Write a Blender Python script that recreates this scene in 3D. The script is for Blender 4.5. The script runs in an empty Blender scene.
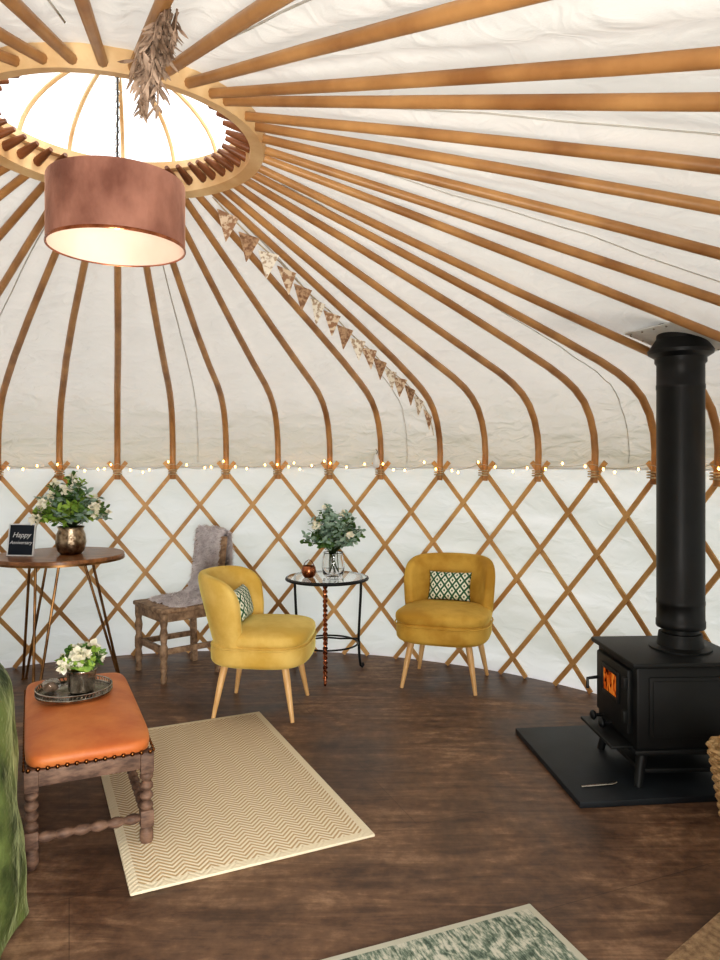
import bpy, bmesh, math, random
from mathutils import Vector, Matrix, Euler, noise as mnoise
random.seed(7)
pi=math.pi
def lin(v):
    v/=255.0
    return v/12.92 if v<=0.04045 else ((v+0.055)/1.055)**2.4
def C3(r,g,b): return (lin(r),lin(g),lin(b),1)

# ---------------- materials ----------------
def newmat(name):
    m=bpy.data.materials.new(name); m.use_nodes=True
    nt=m.node_tree; nt.nodes.clear()
    out=nt.nodes.new('ShaderNodeOutputMaterial')
    return m,nt,out
def coords(nt,stretch=(1,1,1),rot=(0,0,0)):
    tc=nt.nodes.new('ShaderNodeTexCoord'); mp=nt.nodes.new('ShaderNodeMapping')
    mp.inputs['Scale'].default_value=stretch; mp.inputs['Rotation'].default_value=rot
    nt.links.new(tc.outputs['Object'],mp.inputs['Vector'])
    return mp.outputs['Vector']
def noisen(nt,vec,scale,detail=4,rough=.55,dist=0):
    n=nt.nodes.new('ShaderNodeTexNoise'); n.inputs['Scale'].default_value=scale
    n.inputs['Detail'].default_value=detail; n.inputs['Roughness'].default_value=rough
    n.inputs['Distortion'].default_value=dist
    nt.links.new(vec,n.inputs['Vector']); return n.outputs['Fac']
def ramp(nt,fac,stops):
    r=nt.nodes.new('ShaderNodeValToRGB'); e=r.color_ramp.elements
    e[0].position,e[0].color=stops[0]; e[1].position,e[1].color=stops[-1]
    for p,c in stops[1:-1]:
        x=e.new(p); x.color=c
    nt.links.new(fac,r.inputs['Fac']); return r.outputs['Color']
def math_(nt,op,a,b=None):
    n=nt.nodes.new('ShaderNodeMath'); n.operation=op
    for i,x in enumerate((a,b)):
        if x is None: continue
        if isinstance(x,(int,float)): n.inputs[i].default_value=x
        else: nt.links.new(x,n.inputs[i])
    return n.outputs[0]
def bumpn(nt,h,strength,dist=.01):
    b=nt.nodes.new('ShaderNodeBump'); b.inputs['Strength'].default_value=strength
    b.inputs['Distance'].default_value=dist; nt.links.new(h,b.inputs['Height']); return b.outputs['Normal']
def M(name,col,rough=.5,metal=0,col2=None,scale=6,stretch=(1,1,1),bump=0,bscale=60,bdist=.005,sheen=0,trans=0,emis=None,es=1,lo=.35,hi=.65,coat=0,ior=1.45):
    m,nt,out=newmat(name)
    p=nt.nodes.new('ShaderNodeBsdfPrincipled'); nt.links.new(p.outputs[0],out.inputs[0])
    p.inputs['Roughness'].default_value=rough; p.inputs['Metallic'].default_value=metal
    p.inputs['IOR'].default_value=ior
    p.inputs['Base Color'].default_value=col
    v=coords(nt,stretch)
    if col2 is None: col2=tuple(x*.85 for x in col[:3])+(1,)
    f=noisen(nt,v,scale,5)
    nt.links.new(ramp(nt,f,[(lo,col),(hi,col2)]),p.inputs['Base Color'])
    if bump: nt.links.new(bumpn(nt,noisen(nt,v,bscale,4),bump,bdist),p.inputs['Normal'])
    if sheen:
        p.inputs['Sheen Weight'].default_value=sheen; p.inputs['Sheen Roughness'].default_value=.35
        p.inputs['Sheen Tint'].default_value=(min(1,col[0]*1.6+.2),min(1,col[1]*1.6+.2),min(1,col[2]*1.6+.15),1)
    if trans: p.inputs['Transmission Weight'].default_value=trans
    if coat: p.inputs['Coat Weight'].default_value=coat; p.inputs['Coat Roughness'].default_value=.15
    if emis: p.inputs['Emission Color'].default_value=emis; p.inputs['Emission Strength'].default_value=es
    return m

def canvas_mat(name,col,tcol,mix,stretch,scale,strength,dist,tv):
    m,nt,out=newmat(name)
    d=nt.nodes.new('ShaderNodeBsdfDiffuse'); t=nt.nodes.new('ShaderNodeBsdfTranslucent'); mx=nt.nodes.new('ShaderNodeMixShader')
    v=coords(nt,stretch)
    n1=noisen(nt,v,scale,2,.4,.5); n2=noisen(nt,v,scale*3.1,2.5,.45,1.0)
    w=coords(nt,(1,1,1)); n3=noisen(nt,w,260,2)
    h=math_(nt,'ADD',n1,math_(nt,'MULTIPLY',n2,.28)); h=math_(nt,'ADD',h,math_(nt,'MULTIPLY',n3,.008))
    nrm=bumpn(nt,h,strength,dist)
    nt.links.new(nrm,d.inputs['Normal']); nt.links.new(nrm,t.inputs['Normal'])
    n4=noisen(nt,w,.9,2)
    cc=ramp(nt,n4,[(.3,col),(.7,tuple(x*.92 for x in col[:3])+(1,))])
    nt.links.new(cc,d.inputs['Color'])
    nt.links.new(ramp(nt,math_(nt,'ADD',math_(nt,'MULTIPLY',n2,.5),math_(nt,'MULTIPLY',n1,.5)),[(.3,tuple(x*tv for x in tcol[:3])+(1,)),(.7,tcol)]),t.inputs['Color'])  # wrinkle shading put into the translucent colour, from the same noise as the bump
    mx.inputs[0].default_value=mix
    nt.links.new(d.outputs[0],mx.inputs[1]); nt.links.new(t.outputs[0],mx.inputs[2]); nt.links.new(mx.outputs[0],out.inputs[0])
    return m
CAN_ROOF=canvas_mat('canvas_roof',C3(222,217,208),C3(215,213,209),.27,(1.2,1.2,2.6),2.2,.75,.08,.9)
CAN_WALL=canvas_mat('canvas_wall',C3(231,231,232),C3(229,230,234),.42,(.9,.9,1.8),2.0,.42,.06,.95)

WOOD=M('ash_wood',C3(198,150,96),.4,0,C3(146,101,60),5,(1,1,1),.2,50,.002,lo=.3,hi=.7)
WOODL=M('lattice_wood',C3(214,172,114),.5,0,C3(182,136,84),5,(1,1,1),.2,50,.002)
WOODR=M('crown_wood',C3(228,198,152),.5,0,C3(202,162,114),6)
WOODPEG=M('peg_wood',C3(136,84,50),.45,0,C3(98,60,36),8)
WOODLEG=M('beech_leg',C3(228,188,134),.4,0,C3(208,164,108),8,(4,4,1))
WOODTAB=M('table_wood',C3(160,110,68),.35,0,C3(112,74,46),4,(2,14,2),.2,40,.002,coat=.2)
WOODOLD=M('weathered_oak',C3(134,106,88),.6,0,C3(82,62,52),9,(2,2,6),.4,60,.004)
WOODCH=M('old_chair_wood',C3(176,148,120),.6,0,C3(120,96,76),9,(3,3,3),.4,60,.004)
ROPE=M('rope',C3(206,190,158),.9,0,C3(160,140,110),30)
BLACK=M('black_steel',C3(24,27,30),.42,0,C3(16,18,20),8,(1,1,1),.15,160,.001)
STOVE=M('cast_iron',C3(27,30,31),.5,0,C3(19,21,22),8,(1,1,1),.3,220,.001)
SLATE=M('hearth_slate',C3(36,42,47),.5,0,C3(27,31,36),5,(1,1,1),.2,70,.002)
BRONZE=M('bronze_rod',C3(150,112,70),.35,.8,C3(96,68,42),10)
COPPER=M('copper',C3(200,132,96),.25,1,C3(140,84,56),18,(1,1,1),.4,60,.002)
SILVER=M('silver',C3(200,196,188),.25,1,C3(140,134,124),22,(1,1,1),.5,50,.003)
BRASSH=M('hammered_metal',C3(190,174,150),.28,1,C3(110,92,74),28,(1,1,1),.8,40,.006)
YELLOW=M('yellow_velvet',C3(226,194,112),.75,0,C3(206,168,78),4,(1,1,1),.35,12,.012,sheen=.5,lo=.4,hi=.6)
YELLOW2=M('yellow_velvet_b',C3(212,172,80),.75,0,C3(184,140,50),4,(1,1,1),.35,12,.012,sheen=.4,lo=.4,hi=.6)
ORANGE=M('orange_leather',C3(208,128,70),.5,0,C3(188,102,52),7,(1,1,1),.3,40,.003,sheen=.2)
GREENV=M('green_velvet',C3(96,108,60),.5,0,C3(34,46,22),5,(1.3,1.3,1),.8,7,.04,sheen=.7,lo=.40,hi=.60)
GREY=M('sheepskin',C3(236,230,230),.95,0,C3(202,194,196),14)
SHADE=M('blush_velvet',C3(170,122,104),.8,0,C3(116,74,60),5,(1,1,.6),.4,9,.02,sheen=.5,lo=.4,hi=.62)
WHITEIN=M('shade_lining',C3(222,198,182),.6,0,C3(212,186,168),3)
WHITE=M('white_plastic',C3(235,235,232),.4)
GLASS=M('clear_glass',(1,1,1,1),.02,0,(1,1,1,1),trans=1)
SAGE=M('eucalyptus_leaf',C3(170,190,174),.7,0,C3(118,146,124),20)
GREEN=M('green_leaf',C3(104,138,70),.6,0,C3(58,90,44),20)
LIME=M('lime_leaf',C3(160,188,86),.6,0,C3(110,146,58),20)
PETAL=M('cream_petal',C3(246,243,230),.6,0,C3(232,226,200),20)
STEM=M('stem',C3(70,84,44),.7)
DRIED=M('dried_flowers',C3(184,160,140),.9,0,C3(110,88,70),25)
SLATEB=M('chalkboard',C3(22,34,48),.7,0,C3(16,26,38),9)
CHALK=M('chalk',C3(225,228,230),.9)
WICKER=M('wicker',C3(222,192,146),.7,0,C3(178,142,96),30)
BULB=M('warm_bulb',C3(255,220,150),.4,emis=C3(255,180,84),es=16)
CABLE=M('cable',C3(190,180,160),.5)
NAIL=M('brass_nail',C3(120,78,44),.3,1)
MAT=M('coir_mat',C3(184,156,122),.95,0,C3(138,112,86),40,(1,1,1),.8,150,.01)
GRASS=M('grass_ground',C3(96,120,60),.95,0,C3(66,90,40),8)
FLASH=M('flashing',C3(230,230,228),.5,.0,C3(206,206,204),9)
DOORW=M('door_wood',C3(168,120,76),.5,0,C3(130,88,52),5,(8,8,1))

def fire_mat():
    m,nt,out=newmat('fire_glow'); e=nt.nodes.new('ShaderNodeEmission')
    v=coords(nt,(8,8,5)); f=noisen(nt,v,3,4,.6,1)
    nt.links.new(ramp(nt,f,[(.40,C3(40,14,6)),(.50,C3(196,90,30)),(.66,C3(240,160,70))]),e.inputs[0]); e.inputs[1].default_value=.65
    nt.links.new(e.outputs[0],out.inputs[0]); return m
FIRE=fire_mat()

def pattern_pillow():
    m,nt,out=newmat('green_pattern_fabric'); p=nt.nodes.new('ShaderNodeBsdfPrincipled'); nt.links.new(p.outputs[0],out.inputs[0])
    p.inputs['Roughness'].default_value=.9
    tc=nt.nodes.new('ShaderNodeTexCoord'); sp=nt.nodes.new('ShaderNodeSeparateXYZ'); nt.links.new(tc.outputs['Object'],sp.inputs[0])
    def tri(s,k): return math_(nt,'MULTIPLY',math_(nt,'PINGPONG',math_(nt,'MULTIPLY',math_(nt,'ADD',s,1.0),k),.5),2)
    a=math_(nt,'ADD',tri(sp.outputs['X'],20),tri(sp.outputs['Z'],15))
    b=math_(nt,'PINGPONG',math_(nt,'MULTIPLY',a,1.0),.5)
    c=math_(nt,'GREATER_THAN',b,.27)
    nt.links.new(ramp(nt,c,[(0.2,C3(52,100,70)),(.8,C3(236,238,222))]),p.inputs['Base Color'])
    return m
PILLOW=pattern_pillow()

def rug_mat():
    m,nt,out=newmat('herringbone_jute'); p=nt.nodes.new('ShaderNodeBsdfPrincipled'); nt.links.new(p.outputs[0],out.inputs[0])
    p.inputs['Roughness'].default_value=.95
    tc=nt.nodes.new('ShaderNodeTexCoord'); sp=nt.nodes.new('ShaderNodeSeparateXYZ'); nt.links.new(tc.outputs['Object'],sp.inputs[0])
    x,y=sp.outputs['X'],sp.outputs['Y']
    t=math_(nt,'PINGPONG',math_(nt,'ADD',x,2.0),.04)
    f=math_(nt,'FRACT',math_(nt,'MULTIPLY',math_(nt,'ADD',math_(nt,'ADD',y,4),t),44))
    f=math_(nt,'PINGPONG',math_(nt,'MULTIPLY',f,2),1)
    col=ramp(nt,f,[(.3,C3(190,163,122)),(.65,C3(236,224,198))])
    bx=math_(nt,'GREATER_THAN',math_(nt,'ABSOLUTE',x),.398); by=math_(nt,'GREATER_THAN',math_(nt,'ABSOLUTE',y),.682)
    bd=math_(nt,'MAXIMUM',bx,by)
    mx=nt.nodes.new('ShaderNodeMix'); mx.data_type='RGBA'; nt.links.new(bd,mx.inputs[0]); nt.links.new(col,mx.inputs[6]); mx.inputs[7].default_value=C3(230,218,190)
    nt.links.new(mx.outputs[2],p.inputs['Base Color'])
    h=math_(nt,'ADD',f,noisen(nt,tc.outputs['Object'],300,2))
    nt.links.new(bumpn(nt,h,.5,.004),p.inputs['Normal'])
    return m
RUG=rug_mat()
def rug2_mat():
    m,nt,out=newmat('distressed_green_weave'); p=nt.nodes.new('ShaderNodeBsdfPrincipled'); nt.links.new(p.outputs[0],out.inputs[0])
    p.inputs['Roughness'].default_value=.95
    v=coords(nt,(90,22,1)); n1=noisen(nt,v,1,3,.7); v2=coords(nt,(1,1,1)); n2=noisen(nt,v2,9,4,.6,1.5)
    s=math_(nt,'ADD',math_(nt,'MULTIPLY',n1,.6),math_(nt,'MULTIPLY',n2,.4))
    col=ramp(nt,s,[(.40,C3(84,100,88)),(.47,C3(130,148,132)),(.52,C3(182,190,174)),(.58,C3(224,224,210))])
    sp=nt.nodes.new('ShaderNodeSeparateXYZ'); tc=nt.nodes.new('ShaderNodeTexCoord'); nt.links.new(tc.outputs['Object'],sp.inputs[0])
    bd=math_(nt,'MAXIMUM',math_(nt,'GREATER_THAN',math_(nt,'ABSOLUTE',sp.outputs['X']),.728),math_(nt,'GREATER_THAN',math_(nt,'ABSOLUTE',sp.outputs['Y']),.478))
    mx=nt.nodes.new('ShaderNodeMix'); mx.data_type='RGBA'; nt.links.new(bd,mx.inputs[0]); nt.links.new(col,mx.inputs[6]); mx.inputs[7].default_value=C3(214,214,198)
    nt.links.new(mx.outputs[2],p.inputs['Base Color'])
    nt.links.new(bumpn(nt,n1,.5,.004),p.inputs['Normal'])
    return m
RUG2=rug2_mat()
def floor_mat():
    m,nt,out=newmat('stained_plywood'); p=nt.nodes.new('ShaderNodeBsdfPrincipled'); nt.links.new(p.outputs[0],out.inputs[0])
    v=coords(nt,(1.2,8,1),(0,0,math.radians(-22))); n1=noisen(nt,v,1.5,9,.68,1.2)
    v2=coords(nt,(1,1,1)); n2=noisen(nt,v2,1.7,6,.65,.7); n3=noisen(nt,v2,18,6,.7)
    s=math_(nt,'ADD',math_(nt,'MULTIPLY',n1,.36),math_(nt,'ADD',math_(nt,'MULTIPLY',n2,.42),math_(nt,'MULTIPLY',n3,.22)))
    col=ramp(nt,s,[(.38,C3(64,46,35)),(.46,C3(92,68,52)),(.53,C3(119,91,70)),(.61,C3(160,129,102))])
    vb=coords(nt,(1,1,1),(0,0,math.radians(-22)))
    br=nt.nodes.new('ShaderNodeTexBrick'); nt.links.new(vb,br.inputs['Vector'])
    br.inputs['Scale'].default_value=1; br.inputs['Brick Width'].default_value=2.44; br.inputs['Row Height'].default_value=.61
    br.inputs['Mortar Size'].default_value=.0015; br.inputs['Color1'].default_value=(1,1,1,1); br.inputs['Color2'].default_value=(.92,.92,.92,1); br.inputs['Mortar'].default_value=(.6,.6,.6,1)
    mx=nt.nodes.new('ShaderNodeMix'); mx.data_type='RGBA'; mx.blend_type='MULTIPLY'; mx.inputs[0].default_value=1
    nt.links.new(col,mx.inputs[6]); nt.links.new(br.outputs['Color'],mx.inputs[7]); nt.links.new(mx.outputs[2],p.inputs['Base Color'])
    nt.links.new(ramp(nt,n2,[(.4,(.38,.38,.38,1)),(.6,(.58,.58,.58,1))]),p.inputs['Roughness'])
    nt.links.new(bumpn(nt,s,.15,.008),p.inputs['Normal'])
    return m
FLOORM=floor_mat()
def crown_cover():
    m,nt,out=newmat('crown_cover_clear'); a=nt.nodes.new('ShaderNodeBsdfTransparent'); t=nt.nodes.new('ShaderNodeBsdfTranslucent'); mx=nt.nodes.new('ShaderNodeMixShader')
    t.inputs[0].default_value=(.95,.95,.95,1); v=coords(nt); f=noisen(nt,v,5,3)
    nt.links.new(ramp(nt,f,[(.3,(.1,.1,.1,1)),(.7,(.3,.3,.3,1))]),mx.inputs[0])
    nt.links.new(a.outputs[0],mx.inputs[1]); nt.links.new(t.outputs[0],mx.inputs[2]); nt.links.new(mx.outputs[0],out.inputs[0]); return m
COVER=crown_cover()

# ---------------- mesh builder ----------------
class B:
    def __init__(s,name,loc=(0,0,0),rz=0,parent=None,rot=None):
        s.name=name; s.loc=loc; s.rot=rot if rot else (0,0,rz); s.v=[]; s.f=[]; s.mi=[]; s.mats=[]; s.parent=parent; s.X=Matrix()
    def m(s,mat):
        if mat not in s.mats: s.mats.append(mat)
        return s.mats.index(mat)
    def add(s,vs,fs,mat):
        o=len(s.v); i=s.m(mat)
        s.v+= [s.X@Vector(p) for p in vs]
        s.f+= [tuple(o+k for k in f) for f in fs]; s.mi+=[i]*len(fs)
    def grid(s,rows,mat,cu=True,cv=False,caps=False):
        nr=len(rows); nc=len(rows[0]); vs=[p for r in rows for p in r]; fs=[]
        for i in range(nr if cv else nr-1):
            for j in range(nc if cu else nc-1):
                a=i*nc+j; b=i*nc+(j+1)%nc; c=((i+1)%nr)*nc+(j+1)%nc; d=((i+1)%nr)*nc+j
                fs.append((a,b,c,d))
        if caps:
            fs.append(tuple(reversed(range(nc)))); fs.append(tuple((nr-1)*nc+j for j in range(nc)))
        s.add(vs,fs,mat)
    def tube(s,path,r,mat,n=8,flat=None,closed=False):
        path=[Vector(p) for p in path]; L=len(path); rows=[]; prev=None
        for i,p in enumerate(path):
            if closed: t=(path[(i+1)%L]-path[i-1]).normalized()
            else: t=(path[min(i+1,L-1)]-path[max(i-1,0)]).normalized()
            if flat:
                nn=Vector(flat[2][i]) if isinstance(flat[2],list) else Vector(flat[2])
                sd=t.cross(nn).normalized(); nn=sd.cross(t).normalized()
                w,h=flat[0]/2,flat[1]/2
                rows.append([p+sd*w+nn*h,p-sd*w+nn*h,p-sd*w-nn*h,p+sd*w-nn*h])
            else:
                if prev is None:
                    up=Vector((0,0,1)) if abs(t.z)<.9 else Vector((1,0,0))
                    prev=t.cross(up).normalized()
                prev=(prev-t*prev.dot(t)).normalized(); bn=t.cross(prev)
                rr=r[i] if isinstance(r,(list,tuple)) else r
                rows.append([p+(prev*math.cos(2*pi*k/n)+bn*math.sin(2*pi*k/n))*rr for k in range(n)])
        s.grid(rows,mat,True,closed,caps=not closed)
    def lathe(s,prof,mat,c=(0,0,0),n=32,sx=1,sy=1):
        c=Vector(c)
        s.grid([[c+Vector((r*sx*math.cos(2*pi*k/n),r*sy*math.sin(2*pi*k/n),z)) for k in range(n)] for r,z in prof],mat)
    def box(s,c,size,mat,bev=.004,rot=None,seg=2):
        bm=bmesh.new(); bmesh.ops.create_cube(bm,size=1)
        bmesh.ops.scale(bm,vec=size,verts=bm.verts)
        if bev: bmesh.ops.bevel(bm,geom=list(bm.edges),offset=bev,segments=seg,affect='EDGES',profile=.5)
        X=Matrix.Translation(c)@(Euler(rot).to_matrix().to_4x4() if rot else Matrix())
        bm.verts.index_update()
        s.add([X@v.co for v in bm.verts],[tuple(v.index for v in f.verts) for f in bm.faces],mat); bm.free()
    def sup(s,c,half,mat,ez=2,exy=2,nu=32,nv=18,rot=None,fn=None):
        X=Matrix.Translation(c)@(Euler(rot).to_matrix().to_4x4() if rot else Matrix())
        def sp(x,e): return math.copysign(abs(x)**(2/e),x)
        rows=[]
        for i in range(nv+1):
            v=-pi/2+pi*i/nv
            row=[]
            for j in range(nu):
                u=2*pi*j/nu
                p=Vector((half[0]*sp(math.cos(v),ez)*sp(math.cos(u),exy),half[1]*sp(math.cos(v),ez)*sp(math.sin(u),exy),half[2]*sp(math.sin(v),ez)))
                if fn: p=fn(p)
                row.append(X@p)
            rows.append(row)
        s.grid(rows,mat)
    def leaf(s,base,d,L,W,mat,curl=.25):
        d=Vector(d).normalized(); sd=d.cross(Vector((random.uniform(-1,1),random.uniform(-1,1),random.uniform(-.5,1.5))))
        if sd.length<1e-3: return
        sd.normalize(); n=sd.cross(d); b=Vector(base)
        pr=[(0,.12),(.3,.85),(.6,1),(.85,.6),(1,.05)]
        rows=[[b+d*L*t+n*(-curl*L*t*t)+sd*W*.5*w, b+d*L*t+n*(-curl*L*t*t-.1*W), b+d*L*t+n*(-curl*L*t*t)-sd*W*.5*w] for t,w in pr]
        s.grid(rows,mat,cu=False)
    def finish(s,ang=40,merge=True):
        me=bpy.data.meshes.new(s.name); me.from_pydata([tuple(v) for v in s.v],[],s.f)
        for m in s.mats: me.materials.append(m)
        me.polygons.foreach_set('material_index',s.mi); me.update()
        if merge:
            bm=bmesh.new(); bm.from_mesh(me); bmesh.ops.remove_doubles(bm,verts=bm.verts,dist=1e-5)
            bmesh.ops.recalc_face_normals(bm,faces=bm.faces); bm.to_mesh(me); bm.free()
        me.polygons.foreach_set('use_smooth',[True]*len(me.polygons))
        try: me.set_sharp_from_angle(angle=math.radians(ang))
        except Exception: pass
        o=bpy.data.objects.new(s.name,me); bpy.context.collection.objects.link(o)
        o.location=s.loc; o.rotation_euler=s.rot
        if s.parent: o.parent=s.parent
        return o
def empty(name,loc=(0,0,0),rz=0):
    o=bpy.data.objects.new(name,None); o.empty_display_size=.1; bpy.context.collection.objects.link(o); o.location=loc; o.rotation_euler=(0,0,rz); return o

# ---------------- yurt shell ----------------
CX,CY=-.783,2.32; R=2.9
def P(r,ph,z): return Vector((CX+r*math.sin(ph),CY+r*math.cos(ph),z))
D=math.radians
PH0=D(-18.6); N=48; DP=2*pi/N
def PK(k): return PH0+k*DP+(.02 if k==6 else 0)
DOOR=D(161.4); DW=D(10.5)
PROF=[(.46,2.42),(1.0,2.277),(1.6,2.115),(2.1,1.978),(2.4,1.893),(2.55,1.842),(2.66,1.79),(2.75,1.725),(2.815,1.64),(2.855,1.54),(2.868,1.44),(2.862,1.34),(2.855,1.26)]
def inter(r):
    for (a,za),(b,zb) in zip(PROF,PROF[1:]):
        if a<=r<=b: return za+(zb-za)*(r-a)/(b-a)
    return PROF[0][1]+(.46-r)*.27

b=B('floor'); b.lathe([(0,-.1),(2.97,-.1),(2.97,0),(0,0)],FLOORM,(CX,CY,0),96); b.finish()
b=B('ground_outside'); b.lathe([(3.1,-.12),(12,-.12),(40,-.12)],GRASS,(CX,CY,0),64); b.lathe([(0,-.12),(3.1,-.12)],GRASS,(CX,CY,0),64); b.finish()

def inside_door(ph):
    d=(ph-DOOR+pi)%(2*pi)-pi
    return abs(d)<DW
b=B('wall_circular')
nphi=600; a0=DOOR+DW; span=2*pi-2*DW
rows=[]
for i in range(37):
    z=1.335*i/36; row=[]
    for j in range(nphi+1):
        ph=a0+span*j/nphi
        e=min(1,(1.335-z)/.12)
        n1=mnoise.noise(Vector((ph*4+z*2,z*3.2,1)))*.018+mnoise.noise(Vector((ph*9-z*4,z*9,5)))*.0055
        row.append(P(2.922+n1*e,ph,z))
    rows.append(row)
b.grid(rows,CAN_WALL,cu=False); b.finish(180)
# roof canvas
b=B('ceiling')
prof=[(.44,2.455),(.8,2.362),(1.2,2.254),(1.6,2.146),(2.0,2.036),(2.3,1.952),(2.5,1.892),(2.62,1.846),(2.73,1.787),(2.82,1.71),(2.875,1.63),(2.905,1.54),(2.92,1.44),(2.922,1.38),(2.922,1.325)]
fine=[]
for (a,za),(c,zc) in zip(prof,prof[1:]):
    for k in range(4): fine.append((a+(c-a)*k/4,za+(zc-za)*k/4))
fine.append(prof[-1])
def roofpt(r,z,ph,off=0):
    k=math.sin((ph-PH0)*N/2)**2
    w=min(1,max(0,(r-.45)/.6))
    cr=mnoise.noise(Vector((math.sin(ph)*r*2.3,math.cos(ph)*r*2.3,z*4)))*.015+mnoise.noise(Vector((math.sin(ph)*r*6+3,math.cos(ph)*r*6,z*9)))*.006
    dz=w*(k*.018+cr)-off
    e=min(1,max(0,(z-1.325)/.1))
    return P(r+dz*.9*e if z<1.8 else r,ph,z+(dz if z>1.7 else 0))
rows=[[roofpt(r,z,PH0+2*pi*j/(N*10)) for j in range(N*10)] for r,z in fine]
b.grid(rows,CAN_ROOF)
for q in range(12):
    ph=PH0+(q*4+1.45)*DP
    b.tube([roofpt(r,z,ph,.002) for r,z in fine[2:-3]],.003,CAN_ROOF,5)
b.finish(180)

# roof poles
IDX=[float(i) for i in range(12)]+[12.3,13.35,14.75,16.1,17.2,18.85,19.7]+[19.7+i*(44.0-19.7)/20 for i in range(1,21)]+[45,46,47]
b=B('roof_poles')
for kk in IDX:
    ph=PK(kk); jz=random.uniform(-.012,.012); jr=random.uniform(-.012,.008); jp=random.uniform(-.008,.008)
    path=[P(.355,ph,2.455),P(.42,ph,2.435)]; rad=[.009,.0135]
    for i,(r,z) in enumerate(PROF):
        w=min(1,max(0,(r-.46)/2))
        bend=4*w*(1-w)
        path.append(P(r+jr*w*(1 if r>2.4 else .3),ph+jp*bend,z-.012+jz*bend)); rad.append(.0142+.0065*w)
    b.tube(path,rad,WOOD,8)
    b.tube([P(.43,ph,2.431),P(.38,ph,2.447),P(.345,ph,2.458)],[.0165,.013,.008],WOODPEG,8)
b.finish(60)
# lattice with its rope bindings
b=B('wall_lattice')
RIM=1.295
for k in range(N):
    ph=PK(k)
    for z in (1.285,1.30,1.315):
        b.tube([P(2.84+.03*math.cos(t),ph+.0105*math.sin(t),z) for t in [2*pi*i/10 for i in range(10)]],.0045,ROPE,5,closed=True)
    for sg,rr in ((1,2.885),(-1,2.873)):
        top=PK(k)
        segs=[]; path=[];nr=[]
        ext=.075/RIM
        for i in range(17):
            t=-ext+(1+ext)*i/16*.995
            ph=top+sg*t*2.75*DP
            z=RIM*(1-t)
            if inside_door(ph):
                if len(path)>2: segs.append((path,nr))
                path=[];nr=[]; continue
            path.append(P(rr-.004*math.sin(pi*max(0,t)),ph,max(z,.008))); nr.append((math.sin(ph),math.cos(ph),0))
        if len(path)>2: segs.append((path,nr))
        for pa,nn in segs: b.tube(pa,0,WOODL,flat=(.028,.011,nn))
b.finish(30)

# crown ring
b=B('crown_ring')
b.lathe([(.425,2.395),(.468,2.385),(.475,2.40),(.475,2.47),(.425,2.475),(.425,2.395)],WOODR,(CX,CY,0),96)
b.lathe([(.405,2.478),(.46,2.478),(.46,2.505),(.405,2.505),(.405,2.478)],WOODR,(CX,CY,0),96)
for k in range(14):
    ph=PH0+2*pi*k/14+.05
    pts=[P(.43*math.cos(t),ph,2.49+.21*math.sin(t)) for t in [pi/2*i/10 for i in range(11)]]
    b.tube(pts,.0075,WOODR,6)
b.lathe([(0,2.68),(.045,2.685),(.05,2.70),(.045,2.715),(0,2.72)],WOODR,(CX,CY,0),20)
crown=b.finish(50)
b=B('skylight_cover',parent=crown)
b.lathe([(.50*math.cos(t),2.505+.24*math.sin(t)) for t in [pi/2*i/12 for i in range(13)]],COVER,(CX,CY,0),64); b.finish()

# door
ux=Vector((math.cos(DOOR),-math.sin(DOOR),0)); n=Vector((math.sin(DOOR),math.cos(DOOR),0))
dc=P(2.87,DOOR,0); ang=math.atan2(ux.y,ux.x)
b=B('door_frame',dc,ang)
b.box((-.52,0,.70),(.07,.1,1.40),DOORW); b.box((.52,0,.70),(.07,.1,1.40),DOORW)
b.box((0,0,1.42),(1.16,.12,.07),DOORW); b.box((0,0,.02),(.97,.12,.04),DOORW); b.finish()
hp=dc+ux*(-.5)+n*.1
b=B('door_1',hp,ang+D(-100))
for i in range(6): b.box((.08+.155*i,0,.70),(.15,.03,1.30),DOORW)
b.box((.47,.025,.3),(.9,.02,.08),DOORW); b.box((.47,.025,1.1),(.9,.02,.08),DOORW); b.box((.47,.025,.7),(.95,.02,.06),DOORW,rot=(0,D(-40),0)); b.finish()

# ---------------- pendant lamp ----------------
root=empty('pendant_lamp',(CX,CY,0))
b=B('shade',parent=root); b.lathe([(.210,2.06),(.2125,2.058),(.214,2.062),(.214,2.264),(.2125,2.268),(.210,2.265)],SHADE,n=72)
b.lathe([(.2095,2.265),(.2095,2.06)],WHITEIN,n=72)
b.lathe([(.215,2.056),(.2165,2.06),(.215,2.066),(.2125,2.066),(.2125,2.056),(.215,2.056)],COPPER,n=72)
b.finish()
b=B('frame',parent=root)
for k in range(3):
    a=2*pi*k/3+.4; b.tube([(0,0,2.24),(.21*math.cos(a),.21*math.sin(a),2.25)],.003,WHITE,6)
b.lathe([(0,2.27),(.02,2.27),(.024,2.24),(.022,2.20),(0,2.20)],WHITE,n=16)
b.tube([(0,0,2.69),(0.002,0,2.5),(0,0,2.26)],.0035,BLACK,6)
for i in range(20):
    z=2.28+.02*i
    a=pi/2*(i%2)
    b.tube([(.008*math.cos(t)*math.cos(a),.008*math.cos(t)*math.sin(a),z+.013*math.sin(t)) for t in [2*pi*q/8 for q in range(8)]],.0016,SILVER,4,closed=True)
b.finish()
b=B('bulb',parent=root); b.sup((0,0,2.16),(.028,.028,.04),WHITE); b.finish()

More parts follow.
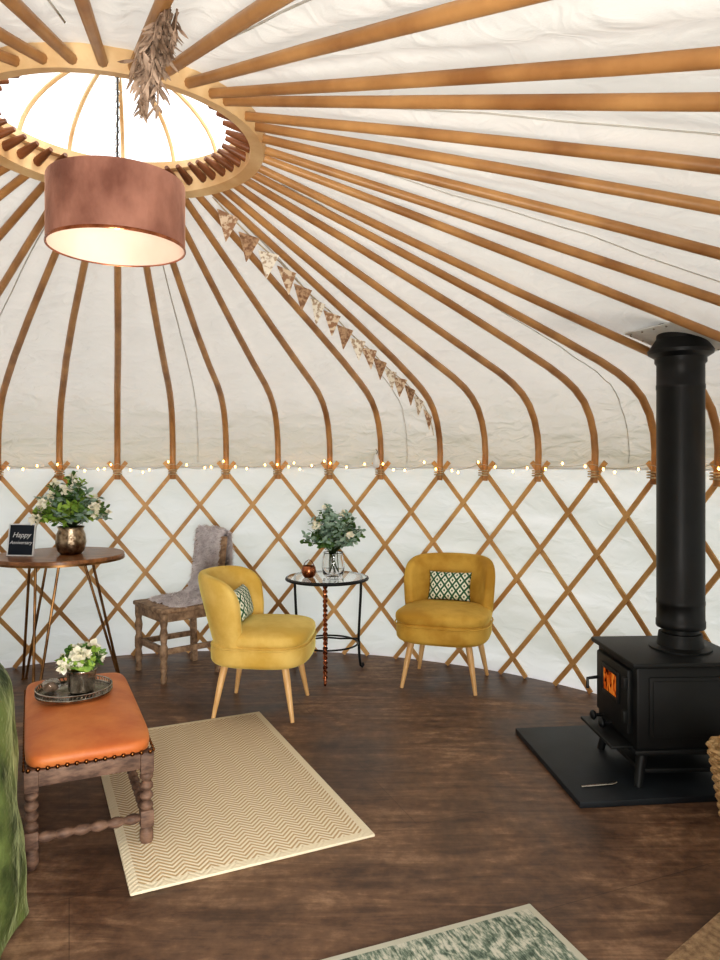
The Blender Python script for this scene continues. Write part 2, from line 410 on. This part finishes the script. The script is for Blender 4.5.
# ---------------- bunting ----------------
b=B('bunting')
phb=PK(6)
BF=[M('bunting_floral',C3(220,200,174),.9,0,C3(158,122,94),45,lo=.45,hi=.55),M('bunting_brown',C3(190,158,126),.9,0,C3(132,98,74),60,lo=.4,hi=.6),M('bunting_cream',C3(238,230,214),.9,0,C3(184,162,138),50,lo=.5,hi=.58)]
def bp(t):
    r=.50+(2.84-.50)*t
    z=inter(r)-.03-.012*math.sin(pi*t)-.012*abs(math.sin(t*pi*5))
    return P(r-.02,phb-D(.6)*math.sin(pi*t)-D(.6)*t,z)
b.tube([bp(i/60) for i in range(61)],.003,ROPE,5)
for i in range(16):
    t=.04+i*.061
    a,c=bp(t-.011),bp(t+.011)
    w=(c-a); mid=(a+c)/2; dd=w.normalized()*.044
    tip=mid+Vector((random.uniform(-.012,.012),random.uniform(-.01,.01),-.112)); nn=w.cross(Vector((0,0,1))).normalized()*.002
    m=BF[i%3]
    q=Matrix.Rotation(random.uniform(-1.0,-.4),4,'Z'); dd2=(q@dd); dd2.z=dd.z
    b.add([mid-dd2+nn,mid+dd2+nn,tip+nn,mid-dd2-nn,mid+dd2-nn,tip-nn],[(0,1,2),(5,4,3),(0,3,4,1),(1,4,5,2),(2,5,3,0)],m)
b.finish(10)

# ---------------- fairy lights ----------------
b=B('fairy_lights')
path=[];K=N*8
for j in range(K+1):
    ph=DOOR+DW+.05+(2*pi-2*DW-.10)*j/K
    f=((ph-PH0)/DP)%1
    kk=math.floor((ph-PH0)/DP)
    sag=.015+.03*abs(math.sin(kk*3.7))
    path.append(P(2.79+.02*math.cos(2*pi*f),ph,1.36-sag*math.sin(pi*f)))
b.tube(path,.0022,CABLE,4)
j=2
while j<K-1:
    p=path[j]+Vector((0,0,random.uniform(-.02,.022)))
    b.sup(p,(.006,.006,.009),BULB,nu=8,nv=6)
    j+=random.choice((1,2,3,3))
b.finish()
b=B('camping_lantern',P(2.76,PH0+5*DP,1.335)); b.sup((0,0,.03),(.024,.024,.035),WHITE,3,2); b.lathe([(0,.06),(.018,.06),(.014,.085),(0,.09)],WHITE,n=16)
b.tube([(0,.0,.085),(.01,0,.105),(0,0,.12),(0,.03,.125),(0,.08,.12)],.003,SILVER,5); b.finish()

# ---------------- dried garland ----------------
b=B('dried_flower_garland')
for i in range(28):
    x=-.380+random.uniform(-.012,.022); y=1.42+random.uniform(-.02,.02); L=random.uniform(.08,.19)
    path=[Vector((x,y,2.26))]
    for k in range(5): path.append(path[-1]+Vector((random.uniform(-.020,.000),random.uniform(-.006,.006),-L/5)))
    b.tube(path,.0022,DRIED,4)
    for p in path[1:]:
        for q in range(3): b.leaf(p,(random.uniform(-1,1),random.uniform(-1,1),random.uniform(-2.2,-.4)),random.uniform(.02,.045),.008,DRIED)
b.tube([(-.385,1.42,2.30),(-.385,1.42,2.24)],.004,ROPE,6)
b.finish(180,merge=False)

# ---------------- armchairs ----------------
def armchair(name,loc,rz,fab,cush_rot):
    root=empty(name,loc,rz)
    b=B('seat',parent=root)
    def wid(p):
        k=1+.04*(-p.y/.27); return Vector((p.x*k,p.y,p.z))
    b.sup((0,-.01,.345),(.282,.275,.078),fab,4.5,3.2,48,20,fn=wid)
    def dome(p): 
        q=wid(p); q.z+= .014*(1-(p.x/.29)**2)*(1-(p.y/.27)**2) if p.z>0 else 0; return q
    b.sup((0,-.022,.425),(.284,.262,.052),fab,3.2,3.4,48,20,fn=dome)
    b.tube([wid(Vector((.288*math.copysign(abs(math.cos(t))**(2/3.3),math.cos(t)),.272*math.copysign(abs(math.sin(t))**(2/3.3),math.sin(t)),0)))+Vector((0,-.014,.387)) for t in [2*pi*i/64 for i in range(64)]],.005,fab,6,closed=True)
    b.finish(180)
    b=B('backrest',parent=root)
    rows=[];na=44;nt_=28; amax=D(80)
    for i in range(na+1):
        s_=-1+2*i/na; s_=math.copysign(1-(1-abs(s_))**1.3,s_) if abs(s_)<1 else s_
        e=max(0,(1-abs(s_)**5))**(1/3.2)
        al=amax*s_
        row=[]
        for j in range(nt_):
            th=2*pi*j/nt_
            zz=.535+.228*e*math.copysign(abs(math.sin(th))**(2/4.5),math.sin(th))
            lean=.10*(zz-.40)/.36
            tk=.040*(e**.6)*math.copysign(abs(math.cos(th))**(2/3),math.cos(th))
            rx=.252+tk+lean*.25; ry=.232+tk+lean
            row.append(Vector((rx*math.sin(al)*(1.02),ry*math.cos(al)**.9 if math.cos(al)>0 else 0,zz)))
        rows.append(row)
    b.grid(rows,fab,True,False,caps=True); b.finish(180)
    b=B('legs',parent=root)
    for sx in (-1,1):
        for sy in (-1,1):
            b.tube([(sx*.17,sy*.16,.30),(sx*.19,sy*.18,.2),(sx*.225,sy*.215,0)],[.021,.019,.011],WOODLEG,14)
    b.finish()
    b=B('lumbar_pillow',(0.0,.125,.575),parent=root,rot=cush_rot)
    nx=24
    for sgn in (1,-1):
        g=[]
        for i in range(nx+1):
            rr=[]
            for j in range(nx+1):
                x=-1+2*i/nx; z=-1+2*j/nx
                th=max(0,(1-x**4)*(1-z**4))**.6
                rr.append(Vector((x*.138*(1-.05*(1-z*z)),sgn*.045*th,z*.092*(1-.06*(1-x*x)))))
            g.append(rr)
        b.grid(g,PILLOW,False)
    b.finish(180)
armchair('armchair',(.535,4.50,0),D(-19),YELLOW2,(D(-16),0,0))
armchair('armchair',(-.545,4.03,0),D(84),YELLOW,(D(-16),0,0))

# ---------------- bouquet helper ----------------
def bouquet(b,c,rx,h,stems,leafm,flow,nf,ls,lw,droop=0):
    c=Vector(c)
    for i in range(stems):
        a=random.uniform(0,2*pi); q=math.sqrt(random.uniform(0,1)); 
        end=c+Vector((rx*q*math.cos(a),rx*q*math.sin(a),h*(1-.55*q*q)*random.uniform(.65,1.05)-droop*q))
        mid=c+(end-c)*.5+Vector((0,0,.03))
        b.tube([c,mid,end],.0018,STEM,4)
        m=random.choice(leafm)
        for k in range(9):
            t=.35+.65*k/8
            p=c.lerp(mid,t*2) if t<.5 else mid.lerp(end,t*2-1)
            for s_ in range(2):
                b.leaf(p,Vector((random.uniform(-1,1),random.uniform(-1,1),random.uniform(-.4,.8))),ls*random.uniform(.7,1.2),lw*random.uniform(.7,1.2),m)
        if i<nf:
            fm=flow; R0=random.uniform(.022,.034)
            for k in range(22):
                d=Vector((random.gauss(0,1),random.gauss(0,1),random.gauss(.3,.8))).normalized()
                b.leaf(end+d*R0*.2,d,R0,R0*.9,fm,.6)
            b.sup(end,(R0*.5,R0*.5,R0*.45),fm,nu=10,nv=6)

# ---------------- side table ----------------
TX,TY,TZ=-.213,4.66,.626
b=B('side_table',(TX,TY,0))
b.tube([(.262*math.cos(t),.262*math.sin(t),TZ-.008) for t in [2*pi*i/48 for i in range(48)]],.009,BLACK,8,closed=True)
b.tube([(.20*math.cos(t),.20*math.sin(t),.20) for t in [2*pi*i/40 for i in range(40)]],.006,BLACK,8,closed=True)
b.lathe([(0,TZ-.004),(.258,TZ-.004),(.26,TZ),(.258,TZ+.004),(0,TZ+.004)],GLASS,n=48)
for k,a in enumerate((-90,30,150)):
    a=D(a); ca,sa=math.cos(a),math.sin(a)
    pr=[(.255,TZ-.01),(.252,.5),(.24,.3),(.235,.2),(.24,.1),(.25,.02),(.262,.008),(.272,.02),(.266,.034)]
    m=COPPER if k==0 else BLACK
    b.tube([(r*ca,r*sa,z) for r,z in pr],.0085,m,8)
    if k==0:
        for ph_ in (0,pi):
            pts=[]
            for i in range(90):
                z=TZ-.02-i*(TZ-.04)/90; r=.252-.017*math.sin(pi*min(1,max(0,(.5-z)/.5)))
                pts.append((r*ca+.011*math.cos(i*.7+ph_),r*sa+.011*math.sin(i*.7+ph_),z))
            b.tube(pts,.005,COPPER,5)
for k in range(3):
    a=D(-90+120*k); b.tube([(0,0,.235),(.1*math.cos(a),.1*math.sin(a),.215),(.235*math.cos(a),.235*math.sin(a),.20)],.006,BLACK,6)
b.finish()
b=B('eucalyptus_vase',(TX+.04,TY,TZ+.005))
b.lathe([(0,0),(.055,0),(.066,.01),(.074,.06),(.068,.12),(.06,.15),(.064,.156),(.058,.15),(.064,.12),(.069,.06),(.06,.014),(0,.012)],GLASS,n=32)
for i in range(14): b.tube([(random.uniform(-.04,.04),random.uniform(-.04,.04),.015),(random.uniform(-.03,.03),random.uniform(-.03,.03),.16)],.0025,STEM,4)
bouquet(b,(0,0,.14),.21,.32,74,[SAGE,SAGE,SAGE,GREEN],PETAL,8,.040,.024,.04)
b.finish(180,merge=False)
b=B('copper_mug',(TX-.115,TY-.04,TZ+.005))
b.lathe([(0,0),(.03,0),(.042,.015),(.048,.04),(.042,.066),(.036,.074),(.033,.072),(.04,.05),(.03,.01),(0,.01)],COPPER,n=28)
b.tube([(.036,0,.07),(.02,0,.1),(0,0,.112),(-.02,0,.1),(-.036,0,.07)],.003,COPPER,6)
b.finish()

# ---------------- bistro table left ----------------
LX,LY,LZ=-1.845,4.42,.806
b=B('round_bistro_table',(LX,LY,0))
b.lathe([(0,LZ-.028),(.372,LZ-.028),(.38,LZ-.022),(.38,LZ-.004),(.376,LZ),(0,LZ)],WOODTAB,n=64)
b.lathe([(.375,LZ-.033),(.3825,LZ-.033),(.3825,LZ-.02),(.375,LZ-.02)],BRONZE,n=64)
for fx,fy in ((-.27,.12),(.27,.26),(.0,-.33)):
    f=Vector((fx,fy,.0)); d=f.normalized(); sd=Vector((-d.y,d.x,0))
    for s_ in (-1,1):
        b.tube([d*.17+sd*.07*s_+Vector((0,0,LZ-.03)),f+sd*.012*s_+Vector((0,0,.008))],.0085,BRONZE,8)
    b.tube([f+sd*.02,f-sd*.02+Vector((0,0,0.0))],.008,BRONZE,8)
b.lathe([(.12,LZ-.045),(.22,LZ-.045),(.22,LZ-.028),(.12,LZ-.028),(.12,LZ-.045)],BLACK,n=24)
b.finish()
b=B('flower_vase',(LX+.07,LY,LZ+.001))
b.lathe([(0,0),(.06,0),(.078,.02),(.09,.07),(.084,.12),(.072,.15),(.08,.168),(.075,.168),(.067,.15),(.078,.12),(.083,.07),(.07,.02),(0,.014)],BRASSH,n=36)
bouquet(b,(0,0,.15),.225,.33,74,[GREEN,GREEN,LIME,SAGE],PETAL,20,.05,.024,.05)
b.finish(180,merge=False)
root=empty('anniversary_sign',(LX-.185,LY-.12,LZ+.001),D(-6))
b=B('board',parent=root,rot=(D(-10),0,0)); b.box((0,0,.095),(.155,.008,.185),SLATEB,.002)
for x,z,w,h in ((0,.19,.17,.008),(0,.004,.17,.008),(-.081,.097,.008,.19),(.081,.097,.008,.19)): b.box((x,-.002,z),(w,.012,h),CHALK,.002)
b.tube([(0,.005,.15),(0,.075,.02)],.004,BLACK,6)
b.finish()
for txt,z in (('Happy',.112),('Anniversary',.072)):
    cu=bpy.data.curves.new('lettering','FONT'); cu.body=txt; cu.size=.044 if txt=='Happy' else .029; cu.align_x='CENTER'; cu.extrude=.0005; cu.shear=.3
    cu.materials.append(CHALK); o=bpy.data.objects.new('lettering_'+txt.lower(),cu); bpy.context.collection.objects.link(o); o.parent=root
    o.location=(0,-.0075+z*math.tan(D(10))*1.0,z); o.rotation_euler=(D(80),0,0)

# ---------------- grey chair with sheepskin ----------------
root=empty('wooden_dining_chair',(-1.19,4.72,0),D(-50))
b=B('frame',parent=root)
leg=[(.018,0),(.022,.02),(.016,.05),(.024,.10),(.018,.14),(.025,.16),(.025,.22),(.017,.24),(.026,.30),(.018,.34),(.024,.37),(.024,.43)]
for sx in (-1,1):
    b.lathe(leg,WOODCH,(sx*.19,-.19,0),16)
    b.tube([(sx*.17,.20,0),(sx*.175,.19,.44),(sx*.17,.24,.88)],0,WOODCH,flat=(.036,.036,(1,0,0)))
    b.box((sx*.18,0,.19),(.025,.38,.035),WOODCH); b.box((sx*.185,0,.405),(.026,.38,.06),WOODCH)
b.box((0,-.19,.405),(.36,.028,.06),WOODCH); b.box((0,-.19,.20),(.36,.028,.04),WOODCH); b.box((0,.19,.405),(.34,.028,.06),WOODCH)
b.box((0,-.005,.445),(.44,.43,.028),WOODCH,.008)
b.box((0,.235,.82),(.34,.022,.10),WOODCH,rot=(D(-7),0,0)); b.box((0,.215,.65),(.34,.02,.05),WOODCH,rot=(D(-7),0,0))
b.finish()
b=B('sheepskin_throw',parent=root)
cl=[(-.13,.468),(-.10,.472),(-.05,.476),(.02,.478),(.10,.485),(.155,.505),(.185,.58),(.20,.70),(.215,.82),(.225,.90),(.245,.93),(.275,.91),(.285,.82),(.28,.70),(.275,.60)]
rows=[]
for i,(y,z) in enumerate(cl):
    t=i/(len(cl)-1); w=(.190+.02*math.sin(t*9))*(.8 if i in (0,len(cl)-1) else 1); row=[]
    for j in range(13):
        s_=-1+2*j/12
        row.append(Vector((s_*w,y+random.uniform(-.004,.004),z-.018*abs(s_)**4+random.uniform(-.004,.004))))
    rows.append(row)
b.grid(rows,GREY,False)
for q in range(14000):
    i=random.randrange(len(cl)-1); j=random.randrange(12); u,v=random.random(),random.random()
    p=rows[i][j].lerp(rows[i+1][j],u).lerp(rows[i][j+1].lerp(rows[i+1][j+1],u),v)
    t=(rows[i+1][j]-rows[i][j]); nn=Vector((1,0,0)).cross(t).normalized()
    d=(nn+Vector((random.gauss(0,.6),random.gauss(0,.6),random.gauss(-.25,.6)))).normalized()
    L=random.uniform(.014,.034); sd=d.cross(Vector((random.random(),random.random(),random.random()))).normalized()*.0025
    b.add([p-sd,p+sd,p+d*L*.6+sd*.6+Vector((0,0,-.002)),p+d*L+Vector((0,0,-.008))],[(0,1,2),(0,2,3)],GREY)
b.finish(180,merge=False)

# ---------------- bench ----------------
BA=D(24.6)
root=empty('upholstered_bench',(-1.122,2.908,0),BA)
b=B('frame',parent=root)
hx,hy=.188,.447
def bob(z0,z1,nb,r):
    pr=[]
    for i in range(nb):
        a=z0+(z1-z0)*i/nb; c=z0+(z1-z0)*(i+1)/nb
        for k in range(7):
            t=k/6; pr.append((r*(.55+.45*math.sin(pi*t)),a+(c-a)*t))
    return pr
for sx in (-1,1):
    for sy in (-1,1):
        x,y=sx*hx,sy*hy
        b.box((x,y,.30),(.046,.046,.075),WOODOLD,.004); b.lathe(bob(.125,.265,4,.024),WOODOLD,(x,y,0),18)
        b.box((x,y,.10),(.046,.046,.06),WOODOLD,.004); b.lathe([(0,0),(.016,0),(.024,.02),(.024,.05),(.016,.07)],WOODOLD,(x,y,0),18)
b.box((hx,0,.305),(.03,2*hy-.04,.055),WOODOLD); b.box((-hx,0,.305),(.03,2*hy-.04,.055),WOODOLD)
b.box((0,hy,.305),(2*hx-.04,.03,.055),WOODOLD); b.box((0,-hy,.305),(2*hx-.04,.03,.055),WOODOLD)
for sx in (-1,1):
    b.X=Matrix.Translation((sx*hx,0,.10))@Matrix.Rotation(D(90),4,'X'); b.lathe(bob(-hy+.02,hy-.02,16,.019),WOODOLD,n=14)
for sy in (-1,1):
    b.X=Matrix.Translation((0,sy*hy,.10))@Matrix.Rotation(D(90),4,'Y'); b.lathe(bob(-hx+.02,hx-.02,6,.019),WOODOLD,n=14)
b.X=Matrix()
b.finish()
b=B('cushion',parent=root)
def dm(p):
    if p.z>0: p.z+=.03*(1-(p.x/.212)**2)*(1-(p.y/.47)**2)
    return p
b.sup((0,0,.358),(.211,.470,.032),ORANGE,5,9,56,18,fn=dm)
for i in range(30):
    y=-.455+.91*i/29
    for sx in (-1,1): b.sup((sx*.212,y,.340),(.005,.008,.008),NAIL,nu=8,nv=5)
for i in range(14):
    x=-.198+.396*i/13
    for sy in (-1,1): b.sup((x,sy*.471,.340),(.008,.005,.008),NAIL,nu=8,nv=5)
b.finish(60)
# tray and pot
TRX,TRY,TRZ=-1.175,2.96,.4205
b=B('serving_tray',(TRX,TRY,TRZ),BA)
b.lathe([(0,0),(.14,0),(.148,.004),(.15,.01),(.143,.008),(.138,.006),(0,.005)],SILVER,n=48)
for z in (.012,.030): b.tube([(.147*math.cos(t),.147*math.sin(t),z) for t in [2*pi*i/48 for i in range(48)]],.0028,SILVER,6,closed=True)
for i in range(60):
    t=2*pi*i/60; b.tube([(.147*math.cos(t),.147*math.sin(t),.01),(.147*math.cos(t+.05),.147*math.sin(t+.05),.03)],.0022,SILVER,4)
b.finish()
b=B('potted_flowers',(TRX+.03,TRY+.0,TRZ+.007))
b.lathe([(0,0),(.045,0),(.052,.01),(.058,.085),(.062,.092),(.06,.096),(.054,.09),(.048,.02),(0,.018)],SILVER,n=32)
bouquet(b,(0,0,.075),.085,.115,36,[LIME,GREEN,LIME],PETAL,10,.036,.02,.0)
b.finish(180,merge=False)
b=B('glass_jar',(TRX-.09,TRY-.01,TRZ+.007),D(30))
b.sup((0,0,.028),(.035,.03,.026),GLASS,2.5,3,16,10); b.sup((0,0,.02),(.022,.02,.014),DRIED,2,2,12,8); b.finish()

# ---------------- rugs ----------------
b=B('herringbone_rug',(-.636,3.095,0),D(25.0)); b.box((0,0,.0065),(.86,1.43,.011),RUG,.004); b.finish()
ug=D(180+21.7)
b=B('green_patterned_rug',(.524-.929*.75+.369*.5,2.22-.369*.75-.929*.5,0),ug); b.box((0,0,.0055),(1.5,1.0,.009),RUG2,.003)
b.finish()
b=B('doormat',(1.232,1.995,0),D(39.5)); b.box((0,0,.013),(.75,.45,.022),MAT,.006)
b.finish()

# ---------------- sofa with velvet throw ----------------
root=empty('sofa',(-1.445,1.535,0))
b=B('body',parent=root)
b.sup((0,0,.30),(.40,.70,.28),GREENV,6,7,48,16)
b.sup((-.3,0,.50),(.12,.68,.28),GREENV,4,7,40,16)
for sx in (-1,1):
    for sy in (-1,1): b.tube([(sx*.33,sy*.6,0),(sx*.33,sy*.6,.06)],.02,WOODOLD,10)
b.finish(180)
b=B('velvet_throw',parent=root)
rows=[];nu=360;nz=52
def sp(x,e): return math.copysign(abs(x)**(2/e),x)
for i in range(nz+1):
    t=i/nz
    if t<.62: z=.012+.62*t/.62; k=1.0
    else:
        q=(t-.62)/.38*pi/2; z=.632+.205*math.sin(q)**.8; k=max(0.0,math.cos(q))**.45
    row=[]
    for j in range(nu):
        u=2*pi*j/nu
        fl=.035*(1-min(1,z/.75))
        x=(.425+fl)*sp(math.cos(u),9)*k; y=(.722+fl)*sp(math.sin(u),9)*k
        zz=z+.10*x+.06*y
        per=mnoise.noise(Vector((x*6,y*6,zz*1.6)))+.6*mnoise.noise(Vector((x*11,y*11,zz*5+4)))
        amp=.040*(1-.4*z/.75)
        nx=math.cos(u); ny=math.sin(u)
        row.append(Vector((x+nx*per*amp,y+ny*per*amp,z+(.02*per if k<1 else 0)+(0.01*abs(mnoise.noise(Vector((x*9,y*9,0)))) if i==0 else 0))))
    rows.append(row)
b.grid(rows,GREENV); b.finish(180)

# ---------------- hearth & stove ----------------
HA=D(6)
b=B('hearth_slab',(1.235,3.285,0),HA)
b.box((0,0,.013),(.82,.80,.026),SLATE,.003); b.finish()
root=empty('wood_stove',(1.36,3.19,.026),D(3))
b=B('body',parent=root)
b.box((0,0,.325),(.46,.42,.345),STOVE,.012)
b.box((0,0,.508),(.51,.47,.022),STOVE,.006)
b.box((0,0,.145),(.48,.44,.022),STOVE,.005)
for sx in (-1,1):
    for sy in (-1,1):
        b.tube([(sx*.19,sy*.17,.14),(sx*.205,sy*.185,.08),(sx*.22,sy*.20,.0)],[.026,.02,.017],STOVE,12)
b.box((0,0,.055),(.40,.36,.02),STOVE,.004)
b.box((-.24,0,.34),(.026,.34,.27),STOVE,.008)
for y,z,w,h in ((0,.432,.18,.02),(0,.315,.18,.02),(-.085,.3735,.02,.135),(.085,.3735,.02,.135)): b.box((-.256,y,z),(.014,w,h),STOVE,.003)
b.box((-.262,-.165,.42),(.02,.024,.05),STOVE,.004); b.box((-.262,-.165,.28),(.02,.024,.05),STOVE,.004)
b.tube([(-.25,.155,.35),(-.30,.155,.345),(-.30,.155,.30)],.008,BLACK,8)
b.tube([(-.25,.0,.195),(-.285,.0,.195)],.008,BLACK,8); b.sup((-.295,0,.195),(.014,.022,.022),BLACK)
b.tube([(-.25,.1,.195),(-.285,.1,.195)],.008,BLACK,8); b.sup((-.295,.1,.195),(.014,.022,.022),BLACK)
b.box((-.275,0,.155),(.10,.36,.014),STOVE,.004)
b.box((.0,-.213,.325),(.36,.01,.26),STOVE,.004)
b.box((.0,-.218,.325),(.33,.008,.23),STOVE,.004)
b.lathe([(.13,.517),(.13,.527),(.098,.535),(.09,.59),(.0,.59)],STOVE,(.06,0,0),32)
b.finish()
b=B('fire_window',parent=root); b.box((-.2545,0,.3735),(.004,.152,.10),FIRE,0); b.finish()
b=B('poker',(.99,2.98,.027),D(10)); b.tube([(-.08,0,.006),(.06,0,.006),(.08,0,.012)],.005,SILVER,8); b.finish()
FX,FY=1.42,3.19
rz=inter(math.hypot(FX-CX,FY-CY))
b=B('stove_flue',(FX,FY,0))
b.lathe([(.06,.618),(.078,.618),(.078,.635),(.10,.64),(.103,.645),(.103,.67),(.1,.675),(.1,.74),(.1012,.742),(.1012,.76),(.1,.762),(.1,1.0),(.1,1.69),(.102,1.693),(.102,1.71),(.1,1.713),(.1,1.80),(.108,1.81),(.108,1.86),(.10,1.865),(.10,2.5),(.06,2.5)],BLACK,n=40)
b.lathe([(.103,rz-.075),(.135,rz-.055),(.138,rz-.04),(.11,rz),(.103,rz+.01)],BLACK,n=40)
b.lathe([(.13,2.5),(.14,2.5),(.14,2.53),(0,2.60)],BLACK,n=32)
for s_ in (-1,1): b.tube([(s_*.1,0,2.45),(s_*.12,0,2.52)],.006,BLACK,6)
hyp=math.atan2(.275,1); dirp=math.atan2(FY-CY,FX-CX)
b.X=Matrix.Translation((0,0,rz+.010))@Matrix.Rotation(dirp,4,'Z')@Matrix.Rotation(hyp,4,'Y')
b.box((0,0,0),(.34,.34,.006),FLASH,.002)
for i in range(5):
    for s_ in (-1,1):
        b.sup((-.14+.07*i,s_*.155,-.005),(.005,.005,.004),SILVER,nu=8,nv=5); b.sup((s_*.155,-.14+.07*i,-.005),(.005,.005,.004),SILVER,nu=8,nv=5)
b.X=Matrix()
b.finish()

# ---------------- basket ----------------
b=B('wicker_basket',(1.48,2.73,0))
for i in range(17):
    z=.012+i*.0165; rr=.095+.045*i/16
    b.tube([((rr+.006*math.cos(14*t+pi*(i%2)))*math.cos(t),(rr+.006*math.cos(14*t+pi*(i%2)))*math.sin(t),z) for t in [2*pi*k/112 for k in range(112)]],.0088,WICKER,5,closed=True)
b.lathe([(0,.004),(.09,.004),(.095,.02),(.137,.28),(.133,.28),(.09,.02),(0,.018)],WICKER,n=40)
for k in range(3):
    b.tube([(-.05+.04*k,-.05+.02*k,.04),(-.04+.04*k,-.04+.04*k,.27)],.028,WOODOLD,10)
b.finish()

# ---------------- lights ----------------
w=bpy.data.worlds.new('World'); bpy.context.scene.world=w; w.use_nodes=True
bg=w.node_tree.nodes['Background']; bg.inputs[0].default_value=(.97,.985,1.0,1); bg.inputs[1].default_value=1.85
l=bpy.data.lights.new('doorway_fill','AREA'); l.shape='RECTANGLE'; l.size=.95; l.size_y=1.25; l.energy=105; l.color=(1,.98,.95)  # added area lamp outside the unseen doorway, brightens the interior on top of the sky
o=bpy.data.objects.new('doorway_fill',l); bpy.context.collection.objects.link(o)
o.location=P(3.15,DOOR,.78); o.rotation_euler=(-n+Vector((0,0,.02))).to_track_quat('-Z','Y').to_euler()
l=bpy.data.lights.new('overcast_sun','SUN'); l.energy=2.6; l.angle=D(14); l.color=(1,.96,.88)
o=bpy.data.objects.new('overcast_sun',l); bpy.context.collection.objects.link(o); o.rotation_euler=Vector((-.62,.25,-.75)).to_track_quat('-Z','Y').to_euler()
l=bpy.data.lights.new('pendant_bulb_light','POINT'); l.energy=.6; l.color=(1,.88,.76); l.shadow_soft_size=.04
o=bpy.data.objects.new('pendant_bulb_light',l); bpy.context.collection.objects.link(o); o.location=(CX,CY,2.10)

# ---------------- camera ----------------
cam=bpy.data.cameras.new('camera'); co=bpy.data.objects.new('camera',cam); bpy.context.collection.objects.link(co)
co.location=(0,0,1.37); co.rotation_euler=(D(90),0,0)
cam.sensor_fit='VERTICAL'; cam.sensor_height=36; cam.sensor_width=27; cam.lens=27; cam.shift_y=-18/960; cam.clip_start=.02
sc=bpy.context.scene; sc.camera=co
sc.view_settings.view_transform='Standard'; sc.view_settings.exposure=0
try: sc.view_settings.look='Medium High Contrast'
except Exception as e: print('look',e)
